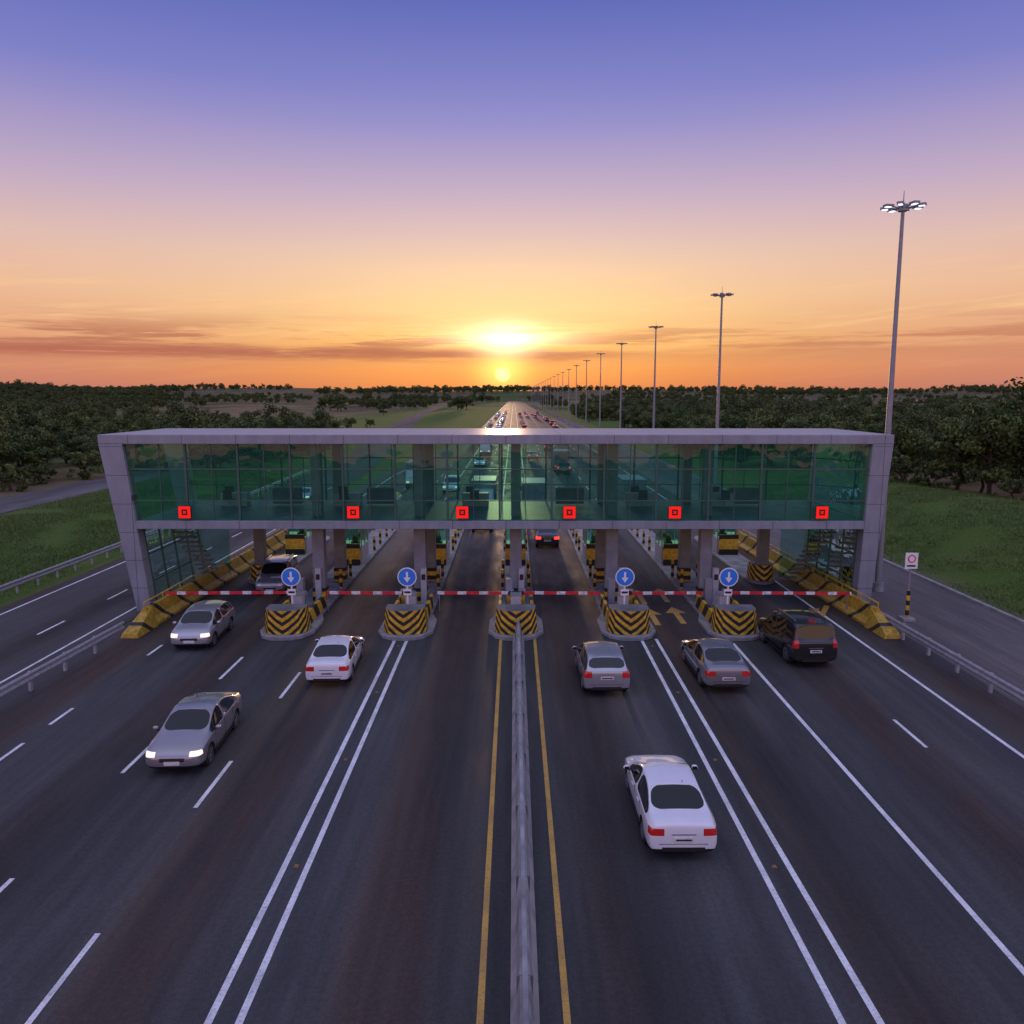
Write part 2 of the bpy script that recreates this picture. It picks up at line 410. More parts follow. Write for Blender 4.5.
# ---------------------------------------------------------------- barriers
mb=MB()
mb.extr([(-0.26,0),(-0.26,0.10),(-0.15,0.3),(-0.09,0.72),(0.09,0.72),(0.15,0.3),(0.26,0.10),(0.26,0)],[(0.2,y) for y in np.arange(1,35.6,3.0)]+[(0.2,35.8)],M_CONC)
for y in np.arange(1.5,35.4,2.0): 
    mb.box((0.2,y,0.80),(0.09,0.12,0.16),M_STEEL)
for y in np.arange(4,35,3.0): mb.box((0.2,y,0.36),(0.30,0.03,0.73),M_CONCD)
mb.extr([(-0.05,0.87),(-0.05,0.95),(0.05,0.95),(0.05,0.87)],[(0.2,1),(0.2,35.8)],M_CONC)
mb.build('concrete_median_barrier',bevel=0.012)

def guardrail(path,post=2.0,flip=1):
    mb=MB(); th=0.006
    prof=[(0.0,0.42),(0.05,0.48),(0.05,0.53),(-0.02,0.59),(-0.02,0.63),(0.05,0.69),(0.05,0.74),(0.0,0.80)]
    prof=[(o*flip,z) for o,z in prof]; back=[(o-th*flip,z) for o,z in reversed(prof)]
    mb.extr(prof+back,path,M_STEEL)
    for (x0,y0),(x1,y1) in zip(path,path[1:]):
        L=math.hypot(x1-x0,y1-y0); n=max(1,int(L/post))
        for i in range(n):
            f=i/n; mb.box((x0+(x1-x0)*f-0.1*flip,y0+(y1-y0)*f,0.35),(0.1,0.14,0.82),M_STEEL)
    return mb.build('guardrail',fixn=True)
guardrail([(18.1,2),(17.9,20),(17.6,37.5)],flip=-1)
guardrail([(-18.5,2),(-18.4,20),(-17.9,35.5)])
guardrail([(-28.2,-20),(-28.0,30),(-27.8,70),(-29.2,115)])
for sx in(-17.6,17.3):
    mb=MB(); 
    ys_=[0]+[2*i for i in range(1,15)]
    mb.extr([(-0.36,0),(-0.36,0.15),(-0.16,0.4),(-0.1,1.0),(0.1,1.0),(0.16,0.4),(0.36,0.15),(0.36,0)],[(0,y) for y in ys_],M_DIAG2)
    for y in ys_: mb.box((0,y,1.12),(0.06,0.06,0.3),M_YPAINT)
    mb.extr([(-0.04,1.24),(-0.04,1.3),(0.04,1.3),(0.04,1.24)],[(0,0),(0,28)],M_YPAINT)
    vs=[(-.42,-1.6,0),(.42,-1.6,0),(.42,0.4,0),(-.42,0.4,0),(-.36,-1.55,0.2),(.36,-1.55,0.2),(.16,0.4,0.98),(-.16,0.4,0.98)]
    mb.add(vs,[(0,3,2,1),(4,5,6,7),(0,1,5,4),(1,2,6,5),(2,3,7,6),(3,0,4,7)],M_DIAG2)
    mb.build('crash_barrier_wall',(sx,37.0,0),rz=R(1.2 if sx>0 else -0.8),bevel=0.02)

# ---------------------------------------------------------------- toll islands
IX=[-10.6,-5.05,0.1,5.35,10.3]
def capsule(x0,hw,y0,y1,n=8,nose=1.4):
    pts=[]
    for i in range(n+1):
        a=math.pi+math.pi*i/n; pts.append((x0+hw*math.cos(a),y0+nose+nose*math.sin(a)))
    for i in range(n+1):
        a=math.pi*i/n; pts.append((x0+hw*math.cos(a),y1-nose+nose*math.sin(a)))
    return pts
def nose_poly(hw=1.0,l=1.9):
    return [(-hw,l),(-hw,0.55),(-hw*0.72,0.12),(-hw*0.3,0.0),(hw*0.3,0.0),(hw*0.72,0.12),(hw,0.55),(hw,l)]
for k,x in enumerate(IX):
    root=empty('toll_island',(x,35.0,0))
    mb=MB()
    pl=[(-0.95,30),(-0.95,4.2),(-1.28,3.0),(-1.28,1.2),(-0.95,0.4),(-0.5,0.08),(0,0),(0.5,0.08),(0.95,0.4),(1.28,1.2),(1.28,3.0),(0.95,4.2),(0.95,30)]
    mb.prism(pl,0,0.16,M_CONC); mb.build('kerb_plinth',bevel=0.03,parent=root)
    mb=MB(); P=nose_poly(1.0,1.3)
    mb.prism([(a,b_) for a,b_ in P],0.16,1.28,M_CHEV,mtop=M_CONCD,shrink=0.9)
    nb=mb.build('chevron_nose',(0,0.45,0),bevel=0.03,parent=root)
    mb=MB()
    for s_ in(-1,1): mb.box((s_*0.78,3.7,0.5),(0.16,3.6,0.68),M_DIAG)
    mb.box((0.0,3.3,0.75),(0.5,0.5,1.18),M_CREAM)
    mb.box((0.0,3.3,1.38),(0.56,0.56,0.07),M_POLE)
    mb.box((-0.35,5.1,0.95),(0.35,0.4,1.6),M_POLE)
    mb.box((0.3,6.2,1.1),(0.3,0.3,1.9),M_CREAM); mb.box((0.3,6.03,1.6),(0.2,0.03,0.3),M_BLACK)
    mb.build('equipment_cabinet',bevel=0.02,parent=root)
    mb=MB()
    for y in(9.5,12.2,20.5,23,26,29):
        for s_ in(-0.75,0.75):
            mb.cyl((s_,y,0.16),(s_,y,1.25),0.09,0.09,M_BANDS)
    mb.build('bollards',parent=root)
def round_sign(x,y,h=2.45):
    mb=MB(); mb.cyl((0,0,0.16),(0,0,h+0.3),0.045,0.045,M_SWHITE,10)
    mb.cyl((0,-0.05,h),(0,-0.075,h),0.46,0.46,M_SWHITE,28,False)
    mb.cyl((0,-0.076,h),(0,-0.082,h),0.41,0.41,M_BLUE,28,False)
    pts=[(-0.05,0.25),(0.05,0.25),(0.05,-0.02),(0.17,-0.02),(0,-0.27),(-0.17,-0.02),(-0.05,-0.02)]
    mb.add([(a,-0.086,h+b_) for a,b_ in pts],[tuple(reversed(range(7)))],M_SWHITE)
    mb.box((0,-0.04,h-0.75),(0.38,0.03,0.3),M_SWHITE); mb.box((0,-0.058,h-0.75),(0.3,0.01,0.1),M_BLACK)
    return mb.build('direction_sign',(x,y,0))
for x in(IX[0],IX[1],IX[3],IX[4]): round_sign(x-0.05,37.4)
def boom(x,L,sgn,z=1.0,y=39.9,tilt=0):
    mb=MB(); 
    mb.box((0,0.0,0.6),(0.34,0.34,0.95),M_YPAINT); mb.box((0,0,1.11),(0.38,0.38,0.05),M_POLE)
    mb.box((sgn*L/2,-0.2,z),(L,0.06,0.16),M_BOOM,ry=tilt)
    mb.box((-sgn*0.35,-0.2,z),(0.5,0.08,0.22),M_POLE); mb.cyl((0,-0.26,z),(0,-0.12,z),0.11,0.11,M_BLACK)
    mb.box((sgn*L*0.97,-0.2,z/2),(0.04,0.04,z-0.1),M_POLE)
    mb.build('boom_barrier',(x,y,0.08),bevel=0.01)
for x,L,s_,tl in((IX[0],7.2,-1,-0.4),(IX[1],4.6,-1,0.3),(0.35,4.3,-1,0.0),(-0.15,4.6,1,0.3),(IX[3],4.3,1,-0.4),(IX[4],6.9,1,0.3)):
    boom(x+s_*0.55,L-0.6,s_,tilt=R(tl))
def booth(x,y):
    r=empty('toll_booth',(x,y,0.16))
    mb=MB(); mb.box((0,0,0.55),(1.35,2.4,1.1),M_CREAM); mb.box((0,0,2.45),(1.35,2.4,0.12),M_CREAM)
    for a in(-0.64,0.64):
        for b_ in(-1.16,0,1.16): mb.box((a,b_,1.75),(0.07,0.07,1.3),M_POLE)
    mb.build('cabin',parent=r,bevel=0.015)
    mb=MB(); mb.box((0,0,1.75),(1.24,2.28,1.28),M_TEAL); mb.build('windows',parent=r)
    mb=MB(); mb.box((0,0,2.62),(1.7,2.9,0.2),M_POLE); mb.build('roof',parent=r,bevel=0.03)
    mb=MB(); mb.box((0,0.2,1.0),(0.5,0.6,0.5),M_BLACK); mb.ball((0,0.1,1.45),(0.2,0.16,0.3),M_BLACK); mb.box((0,0,2.34),(0.5,1.2,0.05),M_WARM); mb.build('desk_and_seat',parent=r)
    mb=MB(); mb.box((0,-1.7,0.7),(1.3,0.25,1.4),M_DIAG); mb.build('bumper_wall',parent=r,bevel=0.02)
for x in IX: booth(x,52.5)
for x in(-15.1,14.8): booth(x,56.0)
for x in(-15.1,14.8):
    mb=MB(); mb.prism(capsule(0,0.9,0,16),0,0.16,M_CONC); mb.prism([(a,b_+0.3) for a,b_ in nose_poly(0.7,1.2)],0.16,1.1,M_CHEV,shrink=.93,mtop=M_CONCD)
    mb.build('toll_island',(x,46,0),bevel=0.02)

# ---------------------------------------------------------------- gantry building
B=empty('toll_plaza_building',(0,0,0))
Y0,Y1=40.0,48.0
ZB,ZS,ZT,ZR=4.33,4.74,8.62,9.09
XLt,XRt=-20.8,18.95; XLb,XRb=-19.4,18.25
def slant_leg(mb,xo_t,xo_b,xi_t,xi_b,y0,y1,z0,z1,m):
    vs=[(xo_b,y0,z0),(xi_b,y0,z0),(xi_t,y0,z1),(xo_t,y0,z1),(xo_b,y1,z0),(xi_b,y1,z0),(xi_t,y1,z1),(xo_t,y1,z1)]
    mb.add(vs,[(0,1,2,3),(5,4,7,6),(4,0,3,7),(1,5,6,2),(3,2,6,7),(0,4,5,1)],m)
def lx(z,side):
    f=z/ZT
    return (XLb+0.75)+((XLt+1.2)-(XLb+0.75))*f if side<0 else (XRb-0.7)+((XRt-1.05)-(XRb-0.7))*f
mb=MB()
mb.box(((XLt+XRt)/2,(Y0+Y1)/2,(ZT+ZR)/2),(XRt-XLt,Y1-Y0,ZR-ZT),M_PANEL)
for (ya,yb) in((Y0,Y0+0.7),(Y1-0.7,Y1)):
    slant_leg(mb,XLt,XLb,lx(ZT,-1),lx(0,-1),ya,yb,0,ZT-0.003,M_PANEL)
    slant_leg(mb,XRt,XRb,lx(ZT,1),lx(0,1),ya,yb,0,ZT-0.003,M_PANEL)
mb.build('folded_frame',parent=B,bevel=0.03,fixn=True)
mb=MB()
mb.box(((lx(ZS,-1)+lx(ZS,1))/2,(Y0+Y1)/2,(ZB+ZS)/2-0.04),(lx(ZS,1)-lx(ZS,-1)+0.1,Y1-Y0-0.1,ZS-ZB-0.08),M_COL)
mb.box(((lx(ZS,-1)+lx(ZS,1))/2,Y0+0.06,(ZB+ZS)/2),(lx(ZS,1)-lx(ZS,-1)-0.06,0.2,ZS-ZB),M_PANEL)
mb.box(((lx(ZS,-1)+lx(ZS,1))/2,(Y0+Y1)/2,ZS+0.0),(lx(ZS,1)-lx(ZS,-1)-0.2,Y1-Y0-0.5,0.05),M_FLOOR)
mb.build('floor_slab',parent=B,bevel=0.015)
nb=14
glass=MB(); mul=MB()
for (yg,front) in((Y0+0.22,True),(Y1-0.22,False)):
    a0,a1=lx(ZS,-1),lx(ZS,1); b0,b1=lx(ZT,-1),lx(ZT,1)
    glass.add([(a0,yg,ZS),(a1,yg,ZS),(b1,yg,ZT),(b0,yg,ZT)],[(0,1,2,3)],M_TEAL)
    for i in range(1,nb):
        x=-19.2+ (17.75+19.2)*i/nb
        mul.box((x,yg,(ZS+ZT)/2),(0.10,0.14,ZT-ZS-0.01),M_MULL)
        xm=x-(17.75+19.2)/nb/2
        mul.box((xm,yg,(ZS+ZT)/2),(0.04,0.07,ZT-ZS-0.01),M_MULL)
    for z,wz in((7.35,0.07),(5.75,0.05)):
        mul.box((( lx(z,-1)+lx(z,1))/2,yg,z),(lx(z,1)-lx(z,-1),0.1,wz),M_MULL)
glass.build('curtain_glass',parent=B); mul.build('mullions',parent=B)
mb=MB()
for x in(-13,-7.6,3.2,13.2):
    mb.box((x,45.6,ZS+0.6),(1.6,0.5,0.9),M_CONCD)
for x in(-16,-9.5,-2.2,7.2,11.8): 
    mb.box((x,45.6,ZS+0.4),(1.5,0.7,0.75),M_CREAM); mb.box((x-0.3,45.5,ZS+0.98),(0.5,0.05,0.34),M_BLACK)
    mb.box((x,44.6,ZS+0.5),(0.5,0.5,0.08),M_BLACK); mb.box((x,44.3,ZS+0.8),(0.5,0.07,0.55),M_BLACK); mb.cyl((x,44.6,ZS+0.03),(x,44.6,ZS+0.46),0.04,0.04,M_POLE,8)
mb.build('office_furniture',parent=B,bevel=0.02)
sg=MB(); sm_=MB()
for side in(-1,1):
    za,zb=0.15,ZB
    xa,xb=lx(za,side),lx(zb,side)
    sg.add([(xa,Y0+0.7,za),(xa,Y1-0.7,za),(xb,Y1-0.7,zb),(xb,Y0+0.7,zb)],[(0,1,2,3)],M_TEAL)
    xi=xa-side*1.5
    sg.add([(xi,Y1-0.5,za),(xa,Y1-0.5,za),(xb,Y1-0.5,zb),(xi,Y1-0.5,zb)],[(0,1,2,3)],M_TEAL)
    for i in range(5):
        y=Y0+0.7+(Y1-Y0-1.4)*i/4
        slant_leg(sm_,lx(ZB,side)-0.04,lx(0,side)-0.04,lx(ZB,side)+0.04,lx(0,side)+0.04,y-0.04,y+0.04,0,ZB,M_MULL)
    for z in(0.15,1.5,2.9): sm_.box((lx(z,side),(Y0+Y1)/2,z),(0.09,Y1-Y0-1.4,0.07),M_MULL)
    sg.add([(lx(ZS,side),Y0+0.7,ZS),(lx(ZS,side),Y1-0.7,ZS),(lx(ZT,side),Y1-0.7,ZT),(lx(ZT,side),Y0+0.7,ZT)],[(0,1,2,3)],M_TEAL)
    for i in range(12):
        sm_.box((lx(0,side)+side*0.02-side*0.75,Y1-1.2-i*0.42,0.3+i*0.34),(1.1,0.4,0.07),M_CONCD)
sg.build('stair_glazing',parent=B); sm_.build('stair_and_frame',parent=B,fixn=True)
mb=MB()
for x in (-10.3,-4.95,0.1,5.15,10.1):
    for y in(41.6,46.6):
        mb.box((x,y,ZB/2+0.08),(0.62,0.62,ZB-0.17),M_COL)
        mb.box((x,y,ZS+(ZT-ZS)/2),(0.5,0.5,ZT-ZS-0.06),M_COL)
        mb.box((x,y,0.55),(0.70,0.70,0.8),M_BANDS)
for x in(-15.1,14.8):
    mb.box((x,46.8,ZB/2+0.08),(0.6,0.6,ZB-0.17),M_COL)
mb.build('columns',parent=B,bevel=0.03)
for x in(-16.6,-8.1,-2.6,2.8,8.1,15.5):
    mb=MB(); mb.box((0,0,0),(0.62,0.12,0.62),M_BLACK)
    for a in(-1,1):
        mb.box((a*0.225,-0.065,0),(0.15,0.02,0.60),M_REDLED); mb.box((0,-0.065,a*0.225),(0.298,0.02,0.15),M_REDLED)
    mb.box((0,-0.064,0),(0.2,0.015,0.05),M_REDLED,ry=R(45)); mb.box((0,-0.067,0),(0.2,0.015,0.05),M_REDLED,ry=R(-45))
    mb.build('lane_signal',(x,Y0-0.09,5.2),bevel=0.008,parent=B)

# ---------------------------------------------------------------- sign on right
mb=MB(); mb.cyl((0,0,0),(0,0,1.5),0.09,0.09,M_BANDS); mb.cyl((0,0,1.5),(0,0,3.4),0.05,0.05,M_POLE)
mb.box((0,-0.07,3.0),(0.62,0.03,0.8),M_SWHITE)
mb.cyl((0,-0.087,3.1),(0,-0.092,3.1),0.2,0.2,M_RED,20,False); mb.cyl((0,-0.093,3.1),(0,-0.096,3.1),0.14,0.14,M_SWHITE,20,False)
mb.box((0,-0.088,2.75),(0.42,0.01,0.09),M_BLACK); mb.box((0,0,0.05),(0.6,0.6,0.16),M_CONC)
mb.build('traffic_sign',(19.5,38.6,0),bevel=0.006)

# ---------------------------------------------------------------- high mast lights
def mast(lit):
    mb=MB(); h=21
    mb.cyl((0,0,0),(0,0,0.5),0.32,0.30,M_CONC,16); mb.cyl((0,0,0.5),(0,0,h),0.20,0.09,M_POLE,14)
    mb.cyl((0,0,h-0.25),(0,0,h+0.1),0.26,0.26,M_POLE,14); mb.cyl((0,0,h+0.1),(0,0,h+0.8),0.03,0.015,M_POLE,6)
    for i in range(8):
        a=2*math.pi*i/8+0.2; c,s_=math.cos(a),math.sin(a)
        mb.cyl((0.2*c,0.2*s_,h-0.1),(0.75*c,0.75*s_,h),0.035,0.035,M_POLE,6)
        mb.box((0.88*c,0.88*s_,h),(0.46,0.32,0.12),M_POLE,rz=a)
        mb.box((0.9*c,0.9*s_,h-0.07),(0.30,0.20,0.03),M_LED if lit else M_HEAD,rz=a)
    return mb.mesh('high_mast_light')
ml,mu=mast(True),mast(False)
for i in range(26): place('street_lamp',ml if i==0 else mu,(20.75,44.6+i*37.5,0),rz=0.3*i)

# ---------------------------------------------------------------- vehicles
def paintmat(name,c,metal=0.5,rough=0.35):
    return simple('paint_'+name,c,rough,metal,1.0,var=0.04,scale=2)
P_WHITE=paintmat('white',(0.70,0.70,0.71),0.0); P_SILV=paintmat('silver',(0.38,0.39,0.42),0.6)
P_GREY=paintmat('grey',(0.24,0.24,0.26),0.6); P_BLACK=paintmat('black',(0.010,0.011,0.012),0.2); P_CHAMP=paintmat('champagne',(0.31,0.30,0.31),0.6)
P_DARK=paintmat('darkblue',(0.02,0.025,0.04),0.4)
KINDS={
'sedan':dict(st=[(-2.34,.72,.34,.74,.62,.84,.86),(-2.30,.86,.24,.86,.72,1.00,1.02),(-2.12,.91,.2,.91,.76,1.06,1.09),(-1.74,.93,.2,.93,.79,1.09,1.12),(-0.90,.93,.2,.95,.66,1.40,1.45),(-0.15,.93,.2,.94,.67,1.45,1.51),(.30,.93,.2,.93,.66,1.41,1.47),(1.18,.93,.2,.91,.78,1.01,1.05),(1.85,.92,.2,.84,.70,.92,.95),(2.2,.87,.22,.72,.62,.79,.82),(2.34,.72,.3,.58,.52,.63,.65)],rg=(3,4),ws=(6,7),split=5,wy=(-1.38,1.42),tl=(-2.10,.72,.91,.50),hl=(2.04,.65,.78,.52),wr=.33),
'hatch':dict(st=[(-2.0,.76,.34,.80,.68,.92,.94),(-1.96,.88,.24,.92,.74,1.02,1.04),(-1.88,.91,.2,.96,.77,1.08,1.11),(-1.52,.92,.2,.98,.68,1.44,1.49),(-0.8,.92,.2,.96,.69,1.49,1.54),(-0.05,.92,.2,.95,.69,1.50,1.56),(.45,.92,.2,.94,.67,1.44,1.50),(1.25,.92,.2,.92,.78,1.03,1.07),(1.75,.90,.2,.84,.70,.92,.95),(2.0,.85,.22,.72,.6,.79,.81),(2.1,.72,.3,.58,.52,.62,.64)],rg=(2,3),ws=(6,7),split=5,wy=(-1.22,1.30),tl=(-1.72,.76,1.02,.58),hl=(1.84,.65,.80,.50),wr=.32),
'suv':dict(st=[(-2.34,.82,.42,.98,.78,1.08,1.10),(-2.30,.95,.3,1.08,.84,1.16,1.18),(-2.24,.96,.28,1.14,.86,1.24,1.26),(-2.10,.97,.28,1.16,.82,1.84,1.90),(-1.0,.97,.28,1.14,.83,1.91,1.97),(-0.1,.97,.28,1.13,.83,1.91,1.97),(.45,.97,.28,1.12,.80,1.83,1.89),(1.15,.97,.28,1.10,.85,1.20,1.24),(1.9,.95,.28,1.0,.80,1.10,1.13),(2.25,.90,.3,.87,.70,.96,.99),(2.36,.78,.4,.70,.62,.76,.78)],rg=(2,3),ws=(6,7),split=5,wy=(-1.42,1.45),tl=(-2.12,.90,1.26,.74),hl=(2.1,.76,.94,.55),wr=.39),
}
def body_mesh(kind):
    K=KINDS[kind]; st=K['st']; bm=bmesh.new(); rings=[]
    cl=bm.edges.layers.float.new('crease_edge'); cv_=bm.verts.layers.float.new('crease_vert')
    for (y,w,zb,be,fw,fz,tp) in st:
        half=[(w*0.86,zb),(w*0.985,zb+0.14),(w,(zb+be)/2+0.08),(w*0.97,be),(fw,fz)]
        pts=[(0,zb)]+half+[(0,tp)]+[(-a,b_) for a,b_ in reversed(half)]
        rings.append([bm.verts.new((a,y,b_)) for a,b_ in pts])
    n=12; fmap={}
    for i in range(len(rings)-1):
        for j in range(n):
            k=(j+1)%n
            f=bm.faces.new((rings[i][j],rings[i][k],rings[i+1][k],rings[i+1][j])); f.material_index=0; f.smooth=True; fmap[(i,j)]=f
            if j in(0,11): f.material_index=2
            if j in(1,10) and kind=='suv': f.material_index=2
    for r_,rev in((rings[0],False),(rings[-1],True)):
        f=bm.faces.new(r_ if rev else list(reversed(r_))); f.smooth=True
    for i in range(len(rings)-1):
        for j,cv in((4,.5),(8,.5),(5,.4),(7,.4)):
            e=bm.edges.get((rings[i][j],rings[i+1][j]))
            if e: e[cl]=cv
    for j in range(n): 
        e=bm.edges.get((rings[1][j],rings[1][(j+1)%n])); e[cl]=0.4
    if kind=='suv':
        for j in range(4,8):
            e=bm.edges.get((rings[3][j],rings[3][(j+1)%n])); e[cl]=0.5
    bmesh.ops.recalc_face_normals(bm,faces=bm.faces)
    def glassgrp(keys,th):
        fs=[fmap[k] for k in keys]
        bmesh.ops.inset_region(bm,faces=fs,thickness=th,depth=-0.006,use_even_offset=True)
        S_=set(fs); cnt={}
        for f in fs:
            f.material_index=1
            for v in f.verts: cnt[v]=cnt.get(v,0)+1
            for e in f.edges:
                if any(g not in S_ for g in e.link_faces): e[cl]=0.9
        for v,c_ in cnt.items():
            if c_==1: v[cv_]=0.8
    rg,ws=K['rg'],K['ws']
    glassgrp([(rg[0],5),(rg[0],6)],0.028); glassgrp([(ws[0],5),(ws[0],6)],0.028)
    for j in(4,7):
        glassgrp([(i,j) for i in range(K['split'],ws[1])],0.03)
        glassgrp([(i,j) for i in range(rg[0],K['split'])],0.035)
    me=bpy.data.meshes.new('b'); bm.to_mesh(me); bm.free()
    for _ in range(5): me.materials.append(None)
    for q,mm in enumerate((P_WHITE,M_CGLASS,M_BLACK,M_TAIL,M_HEAD)): me.materials[q]=mm
    o=bpy.data.objects.new('tmp_body',me); COL.objects.link(o)
    s_=o.modifiers.new('s','SUBSURF'); s_.levels=3; s_.render_levels=3
    cm=MB(); cm.mats=[P_WHITE,M_CGLASS,M_BLACK]
    for y in K['wy']:
        for sx in(-1,1): cm.cyl((sx*0.66,y,K['wr']+0.01),(sx*1.3,y,K['wr']+0.01),K['wr']+0.055,K['wr']+0.055,M_BLACK,32)
    cme=cm.mesh('c'); bm=bmesh.new(); bm.from_mesh(cme); bmesh.ops.remove_doubles(bm,verts=bm.verts,dist=1e-5); bmesh.ops.recalc_face_normals(bm,faces=bm.faces); bm.to_mesh(cme); bm.free()
    co=bpy.data.objects.new('tmp_cut',cme); COL.objects.link(co)
    bo=o.modifiers.new('b','BOOLEAN'); bo.object=co; bo.operation='DIFFERENCE'; bo.solver='EXACT'
    dg=bpy.context.evaluated_depsgraph_get(); ev=o.evaluated_get(dg)
    res=bpy.data.meshes.new_from_object(ev)
    bpy.data.objects.remove(o); bpy.data.objects.remove(co)
    ty,t0,t1,tx=K['tl']; hy,h0,h1,hx=K['hl']
    bm=bmesh.new(); bm.from_mesh(res)
    def cut(co,no,test):
        fs=[f for f in bm.faces if test(f.calc_center_median())]
        geo=list({v for f in fs for v in f.verts})+list({e for f in fs for e in f.edges})+fs
        bmesh.ops.bisect_plane(bm,geom=geo,dist=1e-5,plane_co=co,plane_no=no)
    rear=lambda c:c.y<ty+0.15; front=lambda c:c.y>hy-0.15
    for z in(t0,t1): cut((0,0,z),(0,0,1),rear)
    for x in(-tx,tx): cut((x,0,0),(1,0,0),rear)
    cut((0,ty,0),(0,1,0),rear)
    for z in(h0,h1,0.5,0.62): cut((0,0,z),(0,0,1),front)
    for x in(-hx,hx,-.38,.38): cut((x,0,0),(1,0,0),front)
    cut((0,hy,0),(0,1,0),front); 
    for z in(0.36,): cut((0,0,z),(0,0,1),lambda c:c.y<-1.8 or c.y>1.9)
    bm.to_mesh(res); bm.free()
    for p in res.polygons:
        p.use_smooth=True
        if p.material_index!=0: continue
        x,y,z=p.center; ax_=abs(x)
        if y<ty and t0<z<t1 and ax_>tx: p.material_index=3
        elif y>hy and h0<z<h1 and ax_>hx: p.material_index=4
        elif (y<-1.85 or y>2.0) and z<0.36: p.material_index=2
        elif y>hy and .5<z<.62 and ax_<.38: p.material_index=2
    return res
BODY={k:body_mesh(k) for k in KINDS}
def rear_y(kind,z):
    best=0
    for v in BODY[kind].vertices:
        if abs(v.co.z-z)<0.06 and abs(v.co.x)<0.3: best=min(best,v.co.y)
    return best
def side_x(kind,y,z):
    best=0
    for v in BODY[kind].vertices:
        if abs(v.co.z-z)<0.08 and abs(v.co.y-y)<0.2: best=max(best,v.co.x)
    return best
def car_mesh(kind,paint,head=False,tail=False):
    K=KINDS[kind]; mb=MB(); me=BODY[kind]
    mm=[paint,M_CGLASS,M_BLACK,M_TAILON if tail else M_TAIL,M_HEADON if head else M_HEAD]; idx=[mb.mat(q) for q in mm]
    mb.v=[tuple(v.co) for v in me.vertices]
    for pg in me.polygons:
        mb.f.append(list(pg.vertices)); mb.mi.append(idx[min(4,pg.material_index)]); mb.sm.append(True)
    wr=K['wr']; st=K['st']; W=st[5][1]
    for y in K['wy']:
        for sx in(-1,1):
            xo=sx*(W-0.04); xi=sx*(W-0.25)
            mb.cyl((xi,y,wr),(xo-sx*0.03,y,wr),wr,wr,M_RUB,26); mb.cyl((xo-sx*0.03,y,wr),(xo,y,wr),wr,wr-0.04,M_RUB,26)
            mb.cyl((xo-sx*0.04,y,wr),(xo+sx*0.004,y,wr),wr*0.66,wr*0.64,M_BLACK,24)
            for q in range(5):
                a=2*math.pi*q/5; mb.box((xo+sx*0.006,y+math.cos(a)*wr*0.34,wr+math.sin(a)*wr*0.34),(0.02,wr*0.62,wr*0.16),M_RIM,rx=a)
            mb.cyl((xo,y,wr),(xo+sx*0.018,y,wr),wr*0.16,wr*0.14,M_RIM,12)
            for q in range(24):
                a=2*math.pi*q/24; mb.box((xo+sx*0.004,y+math.cos(a)*wr*0.65,wr+math.sin(a)*wr*0.65),(0.02,wr*0.06,wr*0.18),M_RIM,rx=a)
    tall=kind!='sedan'
    wy=st[K['ws'][1]][0]-0.30; bz=st[6][3]
    for sx in(-1,1):
        mb.ball((sx*(W+0.07),wy,bz+0.09),(0.10,0.06,0.075),paint,12,8)
        mb.box((sx*(W+0.07),wy-0.05,bz+0.09),(0.13,0.02,0.09),M_CGLASS); mb.box((sx*(W-0.03),wy,bz+0.03),(0.14,0.05,0.03),M_BLACK)
        hz=bz-0.10
        for y in(-0.62,0.30): mb.box((sx*(side_x(kind,y,hz)-0.002),y,hz),(0.035,0.19,0.03),paint)
        for y in(-0.95,-0.08,0.92):
            for k in range(5):
                z=0.36+k*(bz-0.40)/4; x_=side_x(kind,y,z)
                mb.box((sx*(x_-0.006),y,z),(0.014,0.012,(bz-0.40)/4+0.01),M_BLACK)
        mb.box((sx*(side_x(kind,0,.3)-0.01),0.02,0.27),(0.05,1.9,0.07),M_BLACK)
        mb.box((sx*0.62,rear_y(kind,.42)+0.07,0.42),(0.16,0.05,0.05),M_TAIL)
    pz=0.62 if not tall else 0.76
    ry=rear_y(kind,pz)
    mb.box((0,ry-0.005,pz),(0.5,0.03,0.12),M_PLATE)
    mb.box((0,ry-0.022,pz),(0.40,0.006,0.045),M_BLACK)
    mb.box((0,rear_y(kind,.36)+0.02,0.36),(1.1,0.08,0.10),M_BLACK)
    zs=0.50; mb.box((0,rear_y(kind,zs)+0.012,zs),(1.25,0.03,0.012),M_BLACK)
    bz2=(pz+0.14); mb.box((0,rear_y(kind,bz2)-0.0,bz2),(0.62,0.02,0.025),M_RIM)
    fy=st[-1][0]
    mb.box((0,fy-0.02,0.46),(0.48,0.04,0.12),M_PLATE)
    mb.cyl((0.25,st[4][0]+0.1,st[4][6]-0.04),(0.25,st[4][0]+0.02,st[4][6]+0.07),0.012,0.006,M_BLACK,6)
    if kind=='suv':
        for sx in(-1,1): mb.box((sx*0.70,-0.8,1.96),(0.04,1.9,0.05),M_RIM)
    mb.box((0,0,0.30),(1.15,3.3,0.22),M_BLACK)
    return mb.mesh('car')
def car(name,kind,paint,x,y,rz,head=False,tail=False,sc=0.96,cache={}):
    k=(kind,paint.name,head,tail)
    if k not in cache: cache[k]=car_mesh(*(kind,paint,head,tail))
    return place(name,cache[k],(x,y,0.002),R(rz),scale=sc)
car('white_sedan','sedan',P_WHITE,4.02,19.85,0.4,sc=0.93)
car('silver_sedan','sedan',P_CHAMP,-10.05,24.1,183,head=True,sc=0.94)
car('white_sedan','sedan',P_WHITE,-7.2,31.3,2.5,sc=0.93)
car('silver_wagon','hatch',P_SILV,3.40,30.15,1)
car('grey_sedan','sedan',P_GREY,7.95,30.8,1)
